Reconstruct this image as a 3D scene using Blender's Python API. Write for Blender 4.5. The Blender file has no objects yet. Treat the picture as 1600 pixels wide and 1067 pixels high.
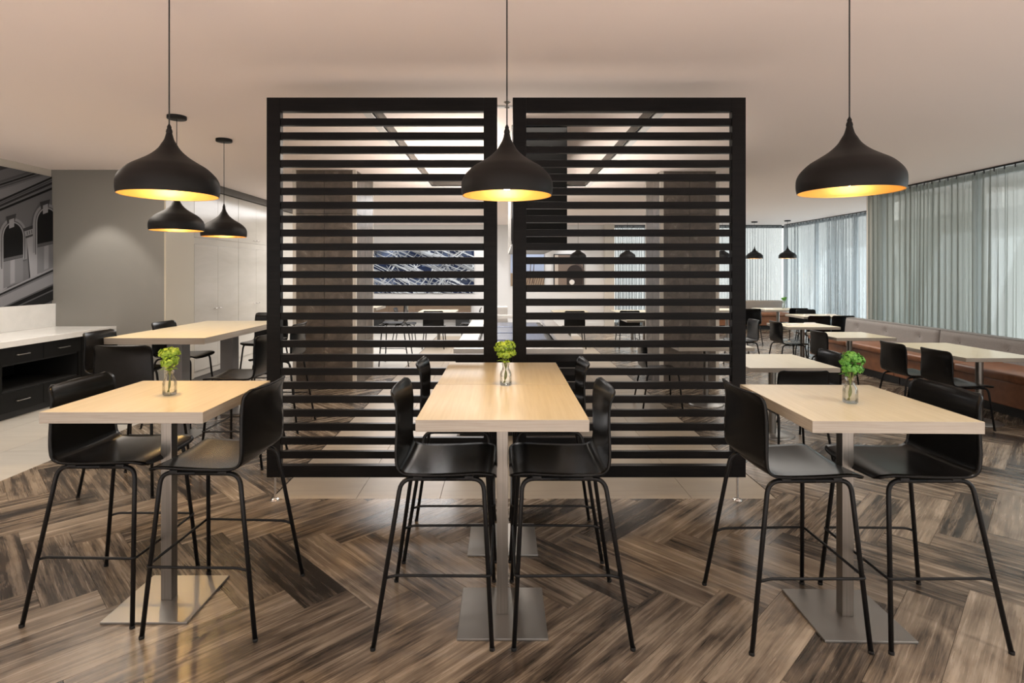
import bpy, bmesh, math, random
from mathutils import Vector, Matrix
random.seed(7)
PI = math.pi
S = bpy.context.scene
C = S.collection

# ------------------------------------------------------------------ camera, world, exposure
HC = 1.65            # camera height
F = 880.0            # focal length in pixels of the 1600 px wide frame
CX, CY = 785.0, 425.0
H = 3.10             # ceiling height
cd = bpy.data.cameras.new('camera'); cam = bpy.data.objects.new('camera', cd); C.objects.link(cam)
cam.location = (0, 0, HC); cam.rotation_euler = (PI/2, 0, 0)
cd.sensor_width = 36.0; cd.lens = 36.0*F/1600.0
cd.shift_x = (800-CX)/1600.0; cd.shift_y = -(533.5-CY)/1600.0
cd.clip_start = 0.05; cd.clip_end = 200
S.camera = cam
w = bpy.data.worlds.new('sky'); S.world = w; w.use_nodes = True
bg = w.node_tree.nodes['Background']
bg.inputs[0].default_value = (1.0, 0.955, 0.915, 1); bg.inputs[1].default_value = 1.45
S.view_settings.view_transform = 'Standard'; S.view_settings.look = 'None'
S.view_settings.gamma = 1.0; S.view_settings.use_curve_mapping = False
S.view_settings.exposure = 0.0
S.cycles.blur_glossy = 1.0

def lamp(name, kind, loc, energy, col, target=None, **kw):
    l = bpy.data.lights.new(name, kind); l.energy = energy; l.color = col
    for k, v in kw.items(): setattr(l, k, v)
    o = bpy.data.objects.new(name, l); C.objects.link(o); o.location = loc
    if target is not None:
        d = Vector(target)-Vector(loc); o.rotation_euler = d.to_track_quat('-Z', 'Y').to_euler()
    return o
NEUT = (1.0, 0.91, 0.81)
# ceiling downlights of the room (ceiling above and behind the photographer, and over the aisles; those over the dining tables added to brighten them)
for i, (x, y, e) in enumerate([(-2.6, 1.6, 30), (-0.75, 1.75, 22), (0.85, 1.75, 45), (2.55, 1.6, 95), (4.3, 3.4, 110), (4.6, 6.0, 120), (4.9, 8.0, 110), (5.0, 9.8, 110), (2.7, 6.2, 80), (6.4, 12.3, 90), (2.9, 11.8, 80), (-4.9, 3.2, 90), (-4.9, 5.6, 90)]):
    lamp('ceiling_downlight', 'SPOT', (x, y, 3.07), e, NEUT, (x, y+0.001, 0), spot_size=math.radians(95), spot_blend=0.6, shadow_soft_size=0.04)
# added fill light over an unseen pale floor, bounced up to brighten the ceiling
lamp('bounce_fill', 'AREA', (0, -0.9, 3.05), 262, (1, .88, .82), (0, -0.9, 0), shape='RECTANGLE', size=10.0, size_y=3.0, spread=math.radians(75))
# added up-light over the island well, brightens the ceiling behind the screens
lamp('uplight_fill', 'AREA', (0.16, 7.9, 0.90), 120, (1, .92, .82), (0.16, 7.9, 3), shape='RECTANGLE', size=.7, size_y=3.4, spread=math.radians(105))
# daylight outside the window fronts
DAY = (.88, .95, 1.0)
lamp('daylight', 'AREA', (7.6, 6.5, 1.2), 130, DAY, (6.7, 6.5, 1.5), shape='RECTANGLE', size=7.5, size_y=2.4)
lamp('daylight', 'AREA', (9.5, 14.0, 1.2), 210, DAY, (8.6, 14.0, 1.5), shape='RECTANGLE', size=6.5, size_y=2.4)
lamp('daylight', 'AREA', (6.2, 18.3, 1.2), 40, DAY, (6.2, 17.3, 1.5), shape='RECTANGLE', size=5.0, size_y=2.4)
lamp('room_fill', 'AREA', (4.6, 12.5, 3.08), 160, (1, .95, .88), (4.6, 12.5, 0), shape='RECTANGLE', size=3.0, size_y=6.0)  # added fill that brightens the far dining area
for y in (6.0, 7.4, 8.8):
    lamp('rim_fill', 'SPOT', (-.28, y, 3.2), 70, (1, .93, .85), (-.1, y, 0), spot_size=math.radians(60), spot_blend=.5, shadow_soft_size=.03)  # added spots that whiten the island rim
# wall washers
lamp('wall_washer', 'SPOT', (-5.6, 7.45, 3.06), 80, (1, .93, .84), (-5.6, 7.46, 0), spot_size=math.radians(74), spot_blend=0.35, shadow_soft_size=0.03)
for y in (9.85, 11.6):
    lamp('wall_washer', 'SPOT', (-4.55, y, 3.06), 9, (1, .93, .84), (-4.56, y, 0), spot_size=math.radians(62), spot_blend=0.3, shadow_soft_size=0.02)
for x in (-3.2, -2.0, -0.8, 0.9, 2.1):
    lamp('wall_washer', 'SPOT', (x, 16.85, 3.06), 50, (.95, .97, 1), (x, 16.9, 0), spot_size=math.radians(80), spot_blend=0.4, shadow_soft_size=0.03)
# added area fills under the tray, behind the screens and over the left side
lamp('tray_fill', 'AREA', (0.1, 7.2, 3.19), 120, NEUT, (0.1, 7.2, 0), shape='RECTANGLE', size=1.2, size_y=3.4)
lamp('room_fill', 'AREA', (-1.8, 12.8, 3.08), 320, (.98, .97, .97), (-1.8, 12.8, 0), shape='RECTANGLE', size=4.0, size_y=4.0)
lamp('room_fill', 'AREA', (-4.3, 5.6, 3.08), 60, (1, .9, .78), (-4.3, 5.6, 0), shape='RECTANGLE', size=1.0, size_y=3.0)

# ------------------------------------------------------------------ materials
def mat(name, col=(.5, .5, .5), rough=.5, metal=0.0, **kw):
    m = bpy.data.materials.new(name); m.use_nodes = True
    b = m.node_tree.nodes['Principled BSDF']
    b.inputs['Base Color'].default_value = (*col, 1); b.inputs['Roughness'].default_value = rough; b.inputs['Metallic'].default_value = metal
    for k, v in kw.items(): b.inputs[k].default_value = v
    return m
def N(m, t, **kw):
    n = m.node_tree.nodes.new(t)
    for k, v in kw.items(): setattr(n, k, v)
    return n
def L(m, a, b): m.node_tree.links.new(a, b)
def BS(m): return m.node_tree.nodes['Principled BSDF']
def ramp(m, fac, stops):
    r = N(m, 'ShaderNodeValToRGB'); e = r.color_ramp.elements
    while len(e) < len(stops): e.new(0.5)
    for el, (p, c) in zip(e, stops): el.position = p; el.color = (*c, 1)
    L(m, fac, r.inputs[0]); return r.outputs[0]
def noise(m, vec, scale, detail=4, rough=.55, dist=0.0):
    n = N(m, 'ShaderNodeTexNoise'); n.inputs['Scale'].default_value = scale; n.inputs['Detail'].default_value = detail
    n.inputs['Roughness'].default_value = rough; n.inputs['Distortion'].default_value = dist
    if vec is not None: L(m, vec, n.inputs['Vector'])
    return n.outputs['Fac']
def mapped(m, out, scale=(1, 1, 1), rot=(0, 0, 0)):
    mp = N(m, 'ShaderNodeMapping'); mp.inputs['Scale'].default_value = scale; mp.inputs['Rotation'].default_value = rot
    L(m, out, mp.inputs['Vector']); return mp.outputs[0]
def texco(m, which='Object'):
    return N(m, 'ShaderNodeTexCoord').outputs[which]
def bump(m, fac, strength=.2, dist=.002):
    b = N(m, 'ShaderNodeBump'); b.inputs['Strength'].default_value = strength; b.inputs['Distance'].default_value = dist
    L(m, fac, b.inputs['Height']); L(m, b.outputs[0], BS(m).inputs['Normal'])

def grain_mat(name, stops, scale, rough=.4, bstr=.1, coord='Object', **kw):
    m = mat(name, rough=rough, **kw); v = mapped(m, texco(m, coord), scale)
    f = noise(m, v, 1.0, 6, .6, .4); L(m, ramp(m, f, stops), BS(m).inputs['Base Color'])
    if bstr > 0: bump(m, f, bstr, .001)
    return m

M = {}
M['ceiling'] = mat('painted_ceiling', (.92, .812, .762), .9)
f_ = noise(M['ceiling'], texco(M['ceiling']), 60, 2); bump(M['ceiling'], f_, .03, .001)
M['grey_wall'] = mat('grey_wall_paint', (.235, .225, .205), .75)
f_ = noise(M['grey_wall'], texco(M['grey_wall']), 90, 2); bump(M['grey_wall'], f_, .04, .001)
M['white_wall'] = mat('white_wall_paint', (.72, .71, .70), .7)
f_ = noise(M['white_wall'], texco(M['white_wall']), 70, 2); bump(M['white_wall'], f_, .04, .001)
M['cream'] = mat('cream_laminate', (.53, .475, .38), .22)
M['bulk'] = mat('bulkhead_paint', (.6, .56, .5), .7)
M['dark_trim'] = mat('dark_strip', (.12, .108, .095), .6)
M['gloss_cab'] = grain_mat('gloss_cabinet', [(.35, (.47, .43, .37)), (.65, (.54, .50, .44))], (.6, .6, 3), .16, .0)
M['black'] = mat('black_plastic', (.0045, .0045, .0047), .24, **{'Specular IOR Level': .22})
f_ = noise(M['black'], texco(M['black']), 220, 2); bump(M['black'], f_, .05, .0006)
M['tube'] = mat('black_powder_coat', (.006, .006, .0065), .38, **{'Specular IOR Level': .25})
M['screen'] = grain_mat('black_stained_timber', [(.3, (.006, .006, .0065)), (.7, (.012, .011, .011))], (3, 40, 40), .28, .05, **{'Specular IOR Level': .09})
M['shade'] = mat('matt_black_shade', (.007, .006, .0055), .5, **{'Specular IOR Level': .25})
M['gold'] = mat('gold_leaf_lining', (.92, .62, .24), .42, .7)
M['cable'] = mat('black_cable', (.01, .01, .01), .6)
M['steel'] = grain_mat('brushed_steel', [(.3, (.20, .186, .168)), (.7, (.30, .28, .255))], (160, 160, 2), .34, .08, metal=.9)
M['plate'] = mat('satin_steel_plate', (.34, .33, .315), .40, .9)
M['chrome'] = mat('polished_steel', (.72, .71, .70), .14, 1.0)
M['leg_panel'] = mat('satin_grey_metal', (.20, .195, .20), .4, .4)
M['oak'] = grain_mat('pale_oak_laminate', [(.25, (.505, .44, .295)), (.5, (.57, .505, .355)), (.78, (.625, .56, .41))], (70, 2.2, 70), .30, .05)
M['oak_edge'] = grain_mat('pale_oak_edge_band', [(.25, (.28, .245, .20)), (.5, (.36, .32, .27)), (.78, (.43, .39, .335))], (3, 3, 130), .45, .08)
M['stone_white'] = grain_mat('white_stone_top', [(.3, (.70, .70, .68)), (.7, (.80, .79, .77))], (3, 3, 3), .2, .0)
M['cab_black'] = mat('black_laminate', (.005, .0049, .0047), .4, **{'Specular IOR Level': .15})
M['niche'] = mat('dark_niche', (.004, .004, .004), .7)
M['leather'] = grain_mat('tan_leather', [(.3, (.165, .062, .026)), (.7, (.245, .098, .042))], (9, 9, 9), .36, .05)
M['felt'] = grain_mat('grey_felt', [(.3, (.20, .185, .175)), (.7, (.275, .26, .245))], (120, 120, 120), .95, .25)
M['plinth'] = mat('black_plinth', (.01, .01, .01), .5)
M['grout'] = mat('dark_grout', (.045, .038, .032), .85)
M['tile'] = grain_mat('beige_porcelain', [(.3, (.30, .25, .19)), (.7, (.36, .305, .235))], (1.2, 14, 1), .36, .03)
M['tile_pale'] = grain_mat('pale_porcelain', [(.3, (.44, .42, .38)), (.7, (.52, .50, .455))], (1.0, 9, 1), .3, .03)
M['leaf'] = grain_mat('green_petals', [(.3, (.09, .19, .015)), (.55, (.26, .40, .03)), (.8, (.50, .56, .10))], (45, 45, 45), .55, .2)
M['leaf2'] = grain_mat('deep_green_petals', [(.3, (.04, .17, .02)), (.6, (.11, .32, .04)), (.85, (.28, .46, .10))], (45, 45, 45), .55, .2)
M['stem'] = mat('green_stem', (.20, .22, .05), .5)
M['paper'] = mat('folded_paper', (.78, .75, .70), .8)
M['frame_dark'] = mat('dark_aluminium', (.03, .032, .035), .4, .5)
M['mullion'] = mat('grey_aluminium', (.35, .36, .37), .4, .2)
M['blue_tray'] = mat('blue_grey_tray', (.16, .20, .30), .2, .5)
M['gloss_white'] = mat('gloss_white', (.78, .77, .75), .2)
M['timber'] = grain_mat('walnut_panel', [(.3, (.10, .065, .04)), (.7, (.19, .13, .085))], (2, 30, 30), .4, .06)
M['rubber'] = mat('rubber', (.01, .01, .01), .8)

m = M['wood'] = mat('weathered_vinyl_planks', rough=.3)
uv = texco(m, 'UV')
f1 = noise(m, mapped(m, uv, (.9, 20, 1)), 1.0, 10, .72, .35)
f2 = noise(m, mapped(m, uv, (4, 140, 1)), 1.0, 5, .7, .1)
f3 = noise(m, mapped(m, uv, (2.2, 5, 1)), 1.0, 3, .5, 1.2)
mx = N(m, 'ShaderNodeMath', operation='MULTIPLY_ADD'); L(m, f2, mx.inputs[0]); mx.inputs[1].default_value = .38; L(m, f1, mx.inputs[2])
at_ = N(m, 'ShaderNodeAttribute', attribute_name='tone')
ad = N(m, 'ShaderNodeMath', operation='ADD'); L(m, mx.outputs[0], ad.inputs[0]); L(m, at_.outputs['Fac'], ad.inputs[1])
a3 = N(m, 'ShaderNodeMath', operation='MULTIPLY_ADD'); L(m, f3, a3.inputs[0]); a3.inputs[1].default_value = .5; L(m, ad.outputs[0], a3.inputs[2])
sb = N(m, 'ShaderNodeMath', operation='SUBTRACT'); L(m, a3.outputs[0], sb.inputs[0]); sb.inputs[1].default_value = .44
col = ramp(m, sb.outputs[0], [(.30, (.022, .017, .013)), (.42, (.072, .055, .041)), (.52, (.165, .128, .093)), (.66, (.275, .222, .165)), (.82, (.42, .35, .275))])
L(m, col, BS(m).inputs['Base Color']); bump(m, mx.outputs[0], .12, .0015)
rr = N(m, 'ShaderNodeMapRange'); L(m, f1, rr.inputs[0]); rr.inputs[3].default_value = .17; rr.inputs[4].default_value = .36; L(m, rr.outputs[0], BS(m).inputs['Roughness'])

m = M['marble'] = mat('brown_stone', rough=.38)
v = texco(m); f1 = noise(m, v, 4.5, 8, .65, 1.2); f2 = noise(m, v, 40, 3)
L(m, ramp(m, f1, [(.3, (.045, .034, .026)), (.5, (.085, .066, .05)), (.62, (.12, .095, .074)), (.66, (.22, .185, .15)), (.70, (.11, .088, .07))]), BS(m).inputs['Base Color'])

def vcol_mat(name, rough=.5):
    m = mat(name, rough=rough, **{'Specular IOR Level': .12}); a = N(m, 'ShaderNodeAttribute', attribute_name='print'); L(m, a.outputs['Color'], BS(m).inputs['Base Color']); return m
M['print'] = vcol_mat('printed_mural', .55)

def glass_mat(name, tint=(1, 1, 1), gl=.9):
    m = bpy.data.materials.new(name); m.use_nodes = True; nt = m.node_tree; nt.nodes.clear()
    o = nt.nodes.new('ShaderNodeOutputMaterial'); mixn = nt.nodes.new('ShaderNodeMixShader'); t = nt.nodes.new('ShaderNodeBsdfTransparent'); g = nt.nodes.new('ShaderNodeBsdfGlossy')
    lw = nt.nodes.new('ShaderNodeLayerWeight'); lw.inputs[0].default_value = .35
    t.inputs[0].default_value = (*tint, 1); g.inputs['Roughness'].default_value = .03
    ml = nt.nodes.new('ShaderNodeMath'); ml.operation = 'MULTIPLY'; ml.inputs[1].default_value = gl
    nt.links.new(lw.outputs['Fresnel'], ml.inputs[0]); nt.links.new(ml.outputs[0], mixn.inputs[0]); nt.links.new(t.outputs[0], mixn.inputs[1]); nt.links.new(g.outputs[0], mixn.inputs[2]); nt.links.new(mixn.outputs[0], o.inputs[0])
    return m
M['glass'] = glass_mat('clear_glass', (.96, .97, .965), .5)
M['pane'] = glass_mat('window_glass', (.9, .94, .94), .5)

def sheer_mat(name, dcol, tcol, trans):
    m = bpy.data.materials.new(name); m.use_nodes = True; nt = m.node_tree; nt.nodes.clear()
    n = nt.nodes.new; o = n('ShaderNodeOutputMaterial'); d = n('ShaderNodeBsdfDiffuse'); t = n('ShaderNodeBsdfTranslucent'); tr = n('ShaderNodeBsdfTransparent')
    m1 = n('ShaderNodeMixShader'); m2 = n('ShaderNodeMixShader')
    co = n('ShaderNodeTexCoord'); mp = n('ShaderNodeMapping'); mp.inputs['Scale'].default_value = (9, 9, 1); no = n('ShaderNodeTexNoise'); no.inputs['Scale'].default_value = 1
    nt.links.new(co.outputs['Object'], mp.inputs[0]); nt.links.new(mp.outputs[0], no.inputs['Vector'])
    mr = n('ShaderNodeMapRange'); mr.inputs[3].default_value = trans*.8; mr.inputs[4].default_value = trans*1.2; nt.links.new(no.outputs['Fac'], mr.inputs[0])
    d.inputs[0].default_value = (*dcol, 1); t.inputs[0].default_value = (*tcol, 1); m1.inputs[0].default_value = .6
    nt.links.new(d.outputs[0], m1.inputs[1]); nt.links.new(t.outputs[0], m1.inputs[2])
    nt.links.new(mr.outputs[0], m2.inputs[0]); nt.links.new(m1.outputs[0], m2.inputs[1]); nt.links.new(tr.outputs[0], m2.inputs[2]); nt.links.new(m2.outputs[0], o.inputs[0])
    return m
M['sheer'] = sheer_mat('grey_green_sheer', (.30, .305, .27), (.36, .38, .35), .36)
M['sheer2'] = sheer_mat('pale_sheer', (.36, .36, .35), (.36, .40, .425), .52)

def emit(name, col, s):
    m = bpy.data.materials.new(name); m.use_nodes = True; nt = m.node_tree; nt.nodes.clear()
    o = nt.nodes.new('ShaderNodeOutputMaterial'); e = nt.nodes.new('ShaderNodeEmission'); e.inputs[0].default_value = (*col, 1); e.inputs[1].default_value = s
    nt.links.new(e.outputs[0], o.inputs[0]); return m

# ------------------------------------------------------------------ mesh helpers
class MB:
    def __init__(s): s.v = []; s.f = []; s.fm = []; s.smooth = []
    def add(s, vs, fs, mi=0, sm=False):
        b = len(s.v); s.v += [tuple(p) for p in vs]
        for f in fs: s.f.append([b+i for i in f]); s.fm.append(mi); s.smooth.append(sm)
        return s
    def box(s, x0, x1, y0, y1, z0, z1, mi=0):
        return s.add([(x0, y0, z0), (x1, y0, z0), (x1, y1, z0), (x0, y1, z0), (x0, y0, z1), (x1, y0, z1), (x1, y1, z1), (x0, y1, z1)],
                     [(3, 2, 1, 0), (4, 5, 6, 7), (0, 1, 5, 4), (1, 2, 6, 5), (2, 3, 7, 6), (3, 0, 4, 7)], mi)
    def cbox(s, x0, x1, y0, y1, z0, z1, c=.004, mi=0):           # chamfered box
        bm = bmesh.new(); bmesh.ops.create_cube(bm, size=1)
        for v in bm.verts: v.co = Vector(((x0+x1)/2+v.co.x*(x1-x0), (y0+y1)/2+v.co.y*(y1-y0), (z0+z1)/2+v.co.z*(z1-z0)))
        bmesh.ops.bevel(bm, geom=bm.edges[:], offset=c, segments=2, affect='EDGES', profile=.6)
        bm.verts.index_update(); s.add([v.co for v in bm.verts], [[v.index for v in f.verts] for f in bm.faces], mi); bm.free(); return s
    def lathe(s, prof, seg=32, c=(0, 0, 0), mi=0, sm=True):
        vs = []; fs = []
        for r, z in prof:
            for k in range(seg):
                a = 2*PI*k/seg; vs.append((c[0]+r*math.cos(a), c[1]+r*math.sin(a), c[2]+z))
        for i in range(len(prof)-1):
            for k in range(seg):
                a, b = i*seg+k, i*seg+(k+1) % seg; fs.append((a, b, b+seg, a+seg))
        return s.add(vs, fs, mi, sm)
    def disc(s, r, z, seg=24, c=(0, 0, 0), mi=0, up=True):
        vs = [(c[0]+r*math.cos(2*PI*k/seg), c[1]+r*math.sin(2*PI*k/seg), c[2]+z) for k in range(seg)]
        return s.add(vs, [list(range(seg)) if up else list(range(seg))[::-1]], mi)
    def tube(s, pts, r, seg=10, mi=0):
        pts = [Vector(p) for p in pts]; n = len(pts); vs = []; fs = []
        t0 = (pts[1]-pts[0]).normalized(); up = Vector((0, 0, 1)) if abs(t0.z) < .9 else Vector((1, 0, 0))
        nrm = t0.cross(up).normalized()
        for i, p in enumerate(pts):
            t = ((pts[min(i+1, n-1)]-pts[i]).normalized()+(pts[i]-pts[max(i-1, 0)]).normalized()).normalized()
            nrm = (nrm-t*nrm.dot(t)).normalized(); bn = t.cross(nrm)
            rr_ = r[i] if isinstance(r, (list, tuple)) else r
            for k in range(seg):
                a = 2*PI*k/seg; vs.append(p+nrm*(rr_*math.cos(a))+bn*(rr_*math.sin(a)))
        for i in range(n-1):
            for k in range(seg):
                a, b = i*seg+k, i*seg+(k+1) % seg; fs.append((a, b, b+seg, a+seg))
        fs.append(list(range(seg))[::-1]); fs.append([(n-1)*seg+k for k in range(seg)])
        return s.add(vs, fs, mi, True)
    def mesh(s, name, mats):
        me = bpy.data.meshes.new(name); me.from_pydata(s.v, [], s.f)
        for m_ in (mats if isinstance(mats, (list, tuple)) else [mats]): me.materials.append(M[m_] if isinstance(m_, str) else m_)
        me.polygons.foreach_set('material_index', s.fm); me.polygons.foreach_set('use_smooth', s.smooth)
        me.update(); return me
    def build(s, name, mats, parent=None, loc=None, kind=None):
        return link(name, s.mesh(name, mats), parent, loc, kind)
def link(name, me, parent=None, loc=None, kind=None):
    o = bpy.data.objects.new(name, me); C.objects.link(o)
    if parent: o.parent = parent
    if loc: o.location = loc
    if kind: o['kind'] = kind
    return o
def tag(o, label, cat, group=None):
    o['label'] = label; o['category'] = cat
    if group: o['group'] = group
    return o
def thing(name, label, cat, loc=(0, 0, 0), rz=0, group=None):
    o = bpy.data.objects.new(name, None); C.objects.link(o); o.empty_display_size = .1
    o.location = loc; o.rotation_euler = (0, 0, rz); return tag(o, label, cat, group)
def dup(root, label, loc, rz, group=None):
    r = root.copy(); C.objects.link(r); r.location = loc; r.rotation_euler = (0, 0, rz); r['label'] = label
    if group: r['group'] = group
    for ch in root.children:
        c = ch.copy(); C.objects.link(c); c.parent = r
        for g in ch.children:
            d = g.copy(); C.objects.link(d); d.parent = c
    return r
def struct(name, mb, mats, parent=None): return mb.build(name, mats, parent, kind='structure' if not parent else None)
def fillet(pts, rad, n=6):
    pts = [Vector(p) for p in pts]; out = [pts[0]]
    for i in range(1, len(pts)-1):
        a, b, c = pts[i-1], pts[i], pts[i+1]; u = (a-b).normalized(); v_ = (c-b).normalized()
        r = min(rad, (a-b).length*.49, (c-b).length*.49); p0 = b+u*r; p1 = b+v_*r
        for k in range(n+1):
            t = k/n; out.append(p0*(1-t)**2+b*2*t*(1-t)+p1*t*t)
    return out+[pts[-1]]
def catmull(P, n):
    P = [Vector(p) for p in P]; Q = [P[0]*2-P[1]]+P+[P[-1]*2-P[-2]]; out = []
    for i in range(1, len(Q)-2):
        for k in range(n):
            t = k/n; a, b, c, d = Q[i-1:i+3]
            out.append(.5*((2*b)+(c-a)*t+(2*a-5*b+4*c-d)*t*t+(3*b-a-3*c+d)*t**3))
    return out+[P[-1]]

# ------------------------------------------------------------------ the setting: shell of the room
XL, XR1, XR2, YB, YG, YS = -6.40, 6.77, 8.62, 17.30, 7.99, 10.45
RX0, RX1, RY0, RY1, RZ = -1.19, 1.40, 4.95, 9.50, 3.22        # recessed ceiling tray
mb = MB(); Y0 = -3.0; XE, YE = 9.1, 17.8
def cq(x0, x1, y0, y1, z): mb.add([(x0, y0, z), (x0, y1, z), (x1, y1, z), (x1, y0, z)], [(0, 1, 2, 3)])
cq(XL, RX0, Y0, YE, H); cq(RX1, XE, Y0, YE, H); cq(RX0, RX1, Y0, RY0, H); cq(RX0, RX1, RY1, YE, H); cq(RX0, RX1, RY0, RY1, RZ)
for (a, b) in [((RX0, RY0), (RX0, RY1)), ((RX0, RY1), (RX1, RY1)), ((RX1, RY1), (RX1, RY0)), ((RX1, RY0), (RX0, RY0))]:
    mb.add([(*a, H), (*b, H), (*b, RZ), (*a, RZ)], [(0, 1, 2, 3)])
mb.box(XL-.2, XE, Y0, YE, RZ+.01, RZ+.1)
struct('ceiling', mb, 'ceiling')
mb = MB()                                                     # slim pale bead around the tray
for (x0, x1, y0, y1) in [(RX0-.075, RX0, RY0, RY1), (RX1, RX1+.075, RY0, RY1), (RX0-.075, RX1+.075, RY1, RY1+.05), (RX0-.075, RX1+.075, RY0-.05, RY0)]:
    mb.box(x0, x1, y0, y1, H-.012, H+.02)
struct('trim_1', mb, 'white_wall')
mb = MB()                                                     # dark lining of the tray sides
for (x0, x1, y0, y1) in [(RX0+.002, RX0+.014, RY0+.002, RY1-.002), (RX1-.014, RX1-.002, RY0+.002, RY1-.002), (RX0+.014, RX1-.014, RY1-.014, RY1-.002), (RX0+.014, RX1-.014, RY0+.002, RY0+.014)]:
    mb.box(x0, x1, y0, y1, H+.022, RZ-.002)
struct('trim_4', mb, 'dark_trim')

floor = struct('floor', MB().box(XL-.2, XE, Y0, YE, -.12, -.008), 'grout')
struct('wall_left', MB().box(XL-.2, XL, Y0, YG, -.008, H), 'bulk')
wg = struct('wall_grey', MB().box(XL-.2, -4.80, YG, 8.73, -.008, H), 'grey_wall')
struct('trim_2', MB().box(-4.80, -4.775, YG+.002, 8.725, 0, 2.99), 'cream')
struct('trim_3', MB().box(-5.5, -4.74, YG+.3, YB, 2.985, H-.001), 'dark_trim')  # dark strip above the cabinets, bulkhead shadow put into its colour
struct('wall_cabinets', MB().box(XL, -5.4, 8.73, YB, -.008, H), 'white_wall')
struct('wall_back', MB().box(-5.4, 3.12, YB, YB+.2, -.008, H), 'white_wall')
struct('wall_return', MB().box(6.86, 9.0, YS+.02, YS+.16, -.008, H), 'bulk')
struct('wall_pier', MB().box(3.12, 3.42, YB-.12, YB+.2, -.008, H), 'bulk')
struct('baseboard_back', MB().box(-5.4, 3.12, YB-.02, YB, 0, .1), 'gloss_white')

# floor pieces ---------------------------------------------------------------
def clip(poly, axis, val, keep_less):
    out = []
    for i in range(len(poly)):
        p, q = poly[i], poly[(i+1) % len(poly)]
        ip = (p[axis] <= val) if keep_less else (p[axis] >= val); iq = (q[axis] <= val) if keep_less else (q[axis] >= val)
        if ip: out.append(p)
        if ip != iq:
            t = (val-p[axis])/(q[axis]-p[axis]); out.append(tuple(a+(b-a)*t for a, b in zip(p, q)))
    return out
def clip_rect(poly, r):
    for ax, v_, kl in ((0, r[0], False), (0, r[1], True), (1, r[2], False), (1, r[3], True)):
        if len(poly) < 3: return []
        poly = clip(poly, ax, v_, kl)
    return poly if len(poly) >= 3 else []
TX0, TX1, TY0, TY1 = -1.69, 2.0, 4.10, 14.5
WOOD = [(-3.96, 6.6, 1.3, TY0), (-3.96, TX0, TY0, 9.6), (TX1, 6.9, TY0, YS), (TX1, 8.7, YS, YB)]
PW, PLN = .2286, 4
def plank_mesh(planks, name):
    V, Fc, U, T = [], [], [], []
    for polys, tone in planks:
        for poly in polys:
            n = len(poly); b = len(V)
            V += [(p[0], p[1], 0.0) for p in poly]+[(p[0], p[1], -.006) for p in poly]
            Fc.append(list(range(b, b+n))); U.append([(p[2], p[3]) for p in poly]); T.append(tone)
            for i in range(n):
                j = (i+1) % n; Fc.append([b+n+i, b+n+j, b+j, b+i]); T.append(tone)
                U.append([(poly[i][2], poly[i][3]), (poly[j][2], poly[j][3])]*2)
    me = bpy.data.meshes.new(name); me.from_pydata(V, [], Fc); ul = me.uv_layers.new(name='UVMap')
    flat = [c for f in U for uv_ in f for c in uv_]; ul.data.foreach_set('uv', flat)
    a = me.attributes.new('tone', 'FLOAT', 'FACE'); a.data.foreach_set('value', T); me.materials.append(M['wood']); me.update(); return me
planks = []
c45 = math.sqrt(.5); g = .0009/PW; DOFF = 2.52+.889-1.293*2
def to_world(gx, gy): return ((gx+gy)*c45*PW, (gy-gx)*c45*PW+DOFF)
Lp = PLN
for gx in range(-70, 110):
    for k in range(-30, 30):
        for kind in (0, 1):
            if kind == 0: a, b, wx, wy = gx+2*Lp*k, gx, Lp, 1       # H plank in row gx
            else: a, b, wx, wy = gx, gx-2*Lp+1+2*Lp*k, 1, Lp        # V plank in column gx
            cx_, cy_ = to_world(a+wx/2, b+wy/2)
            if not (-4.7 < cx_ < 9.4 and .6 < cy_ < 18): continue
            ru, rv = random.uniform(0, 60), random.uniform(0, 60)
            poly = []
            for (px, py) in ((a+g, b+g), (a+wx-g, b+g), (a+wx-g, b+wy-g), (a+g, b+wy-g)):
                X, Y = to_world(px, py); lu, lv = ((px-a), (py-b)) if kind == 0 else ((py-b), (px-a))
                poly.append((X, Y, ru+lu*PW, rv+lv*PW))
            if sum((poly[i][0]*poly[(i+1) % 4][1]-poly[(i+1) % 4][0]*poly[i][1]) for i in range(4)) < 0: poly = poly[::-1]
            polys = [p for p in (clip_rect(poly, r) for r in WOOD) if p]
            if not polys: continue
            planks.append((polys, random.gauss(0, .065), cx_, cy_))
def vis(p):
    X, Y = p[2], p[3]
    if Y < 1.7: return 99
    if abs(X)/Y > 1.05: return 60+Y
    return Y
planks.sort(key=vis)
for i, p in enumerate(planks[:300]):
    link('plank', plank_mesh([p[:2]], 'plank'), floor)
link('plank_field', plank_mesh([p[:2] for p in planks[300:]], 'plank_field'), floor, kind='stuff')

def tile_field(x0, x1, y0, y1, sx, sy, ox, oy, mk):
    cache = {}; gp = .0016
    i0 = math.floor((x0-ox)/sx); j0 = math.floor((y0-oy)/sy)
    i = i0
    while ox+i*sx < x1:
        j = j0
        while oy+j*sy < y1:
            a0, a1, b0, b1 = max(x0, ox+i*sx)+gp, min(x1, ox+(i+1)*sx)-gp, max(y0, oy+j*sy)+gp, min(y1, oy+(j+1)*sy)-gp
            if a1-a0 > .02 and b1-b0 > .02:
                key = (round(a1-a0, 3), round(b1-b0, 3))
                if key not in cache: cache[key] = MB().cbox(-(a1-a0)/2, (a1-a0)/2, -(b1-b0)/2, (b1-b0)/2, -.008, 0, .001).mesh('tile', mk)
                link('tile', cache[key], floor, ((a0+a1)/2, (b0+b1)/2, 0))
            j += 1
        i += 1
tile_field(TX0, TX1, TY0, TY1, .612, 1.2, -1.679+.612, TY0, 'tile')
tile_field(XL, -3.96, 1.3, YG, .612, 1.2, -3.96, 1.3+.3, 'tile_pale')
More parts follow.
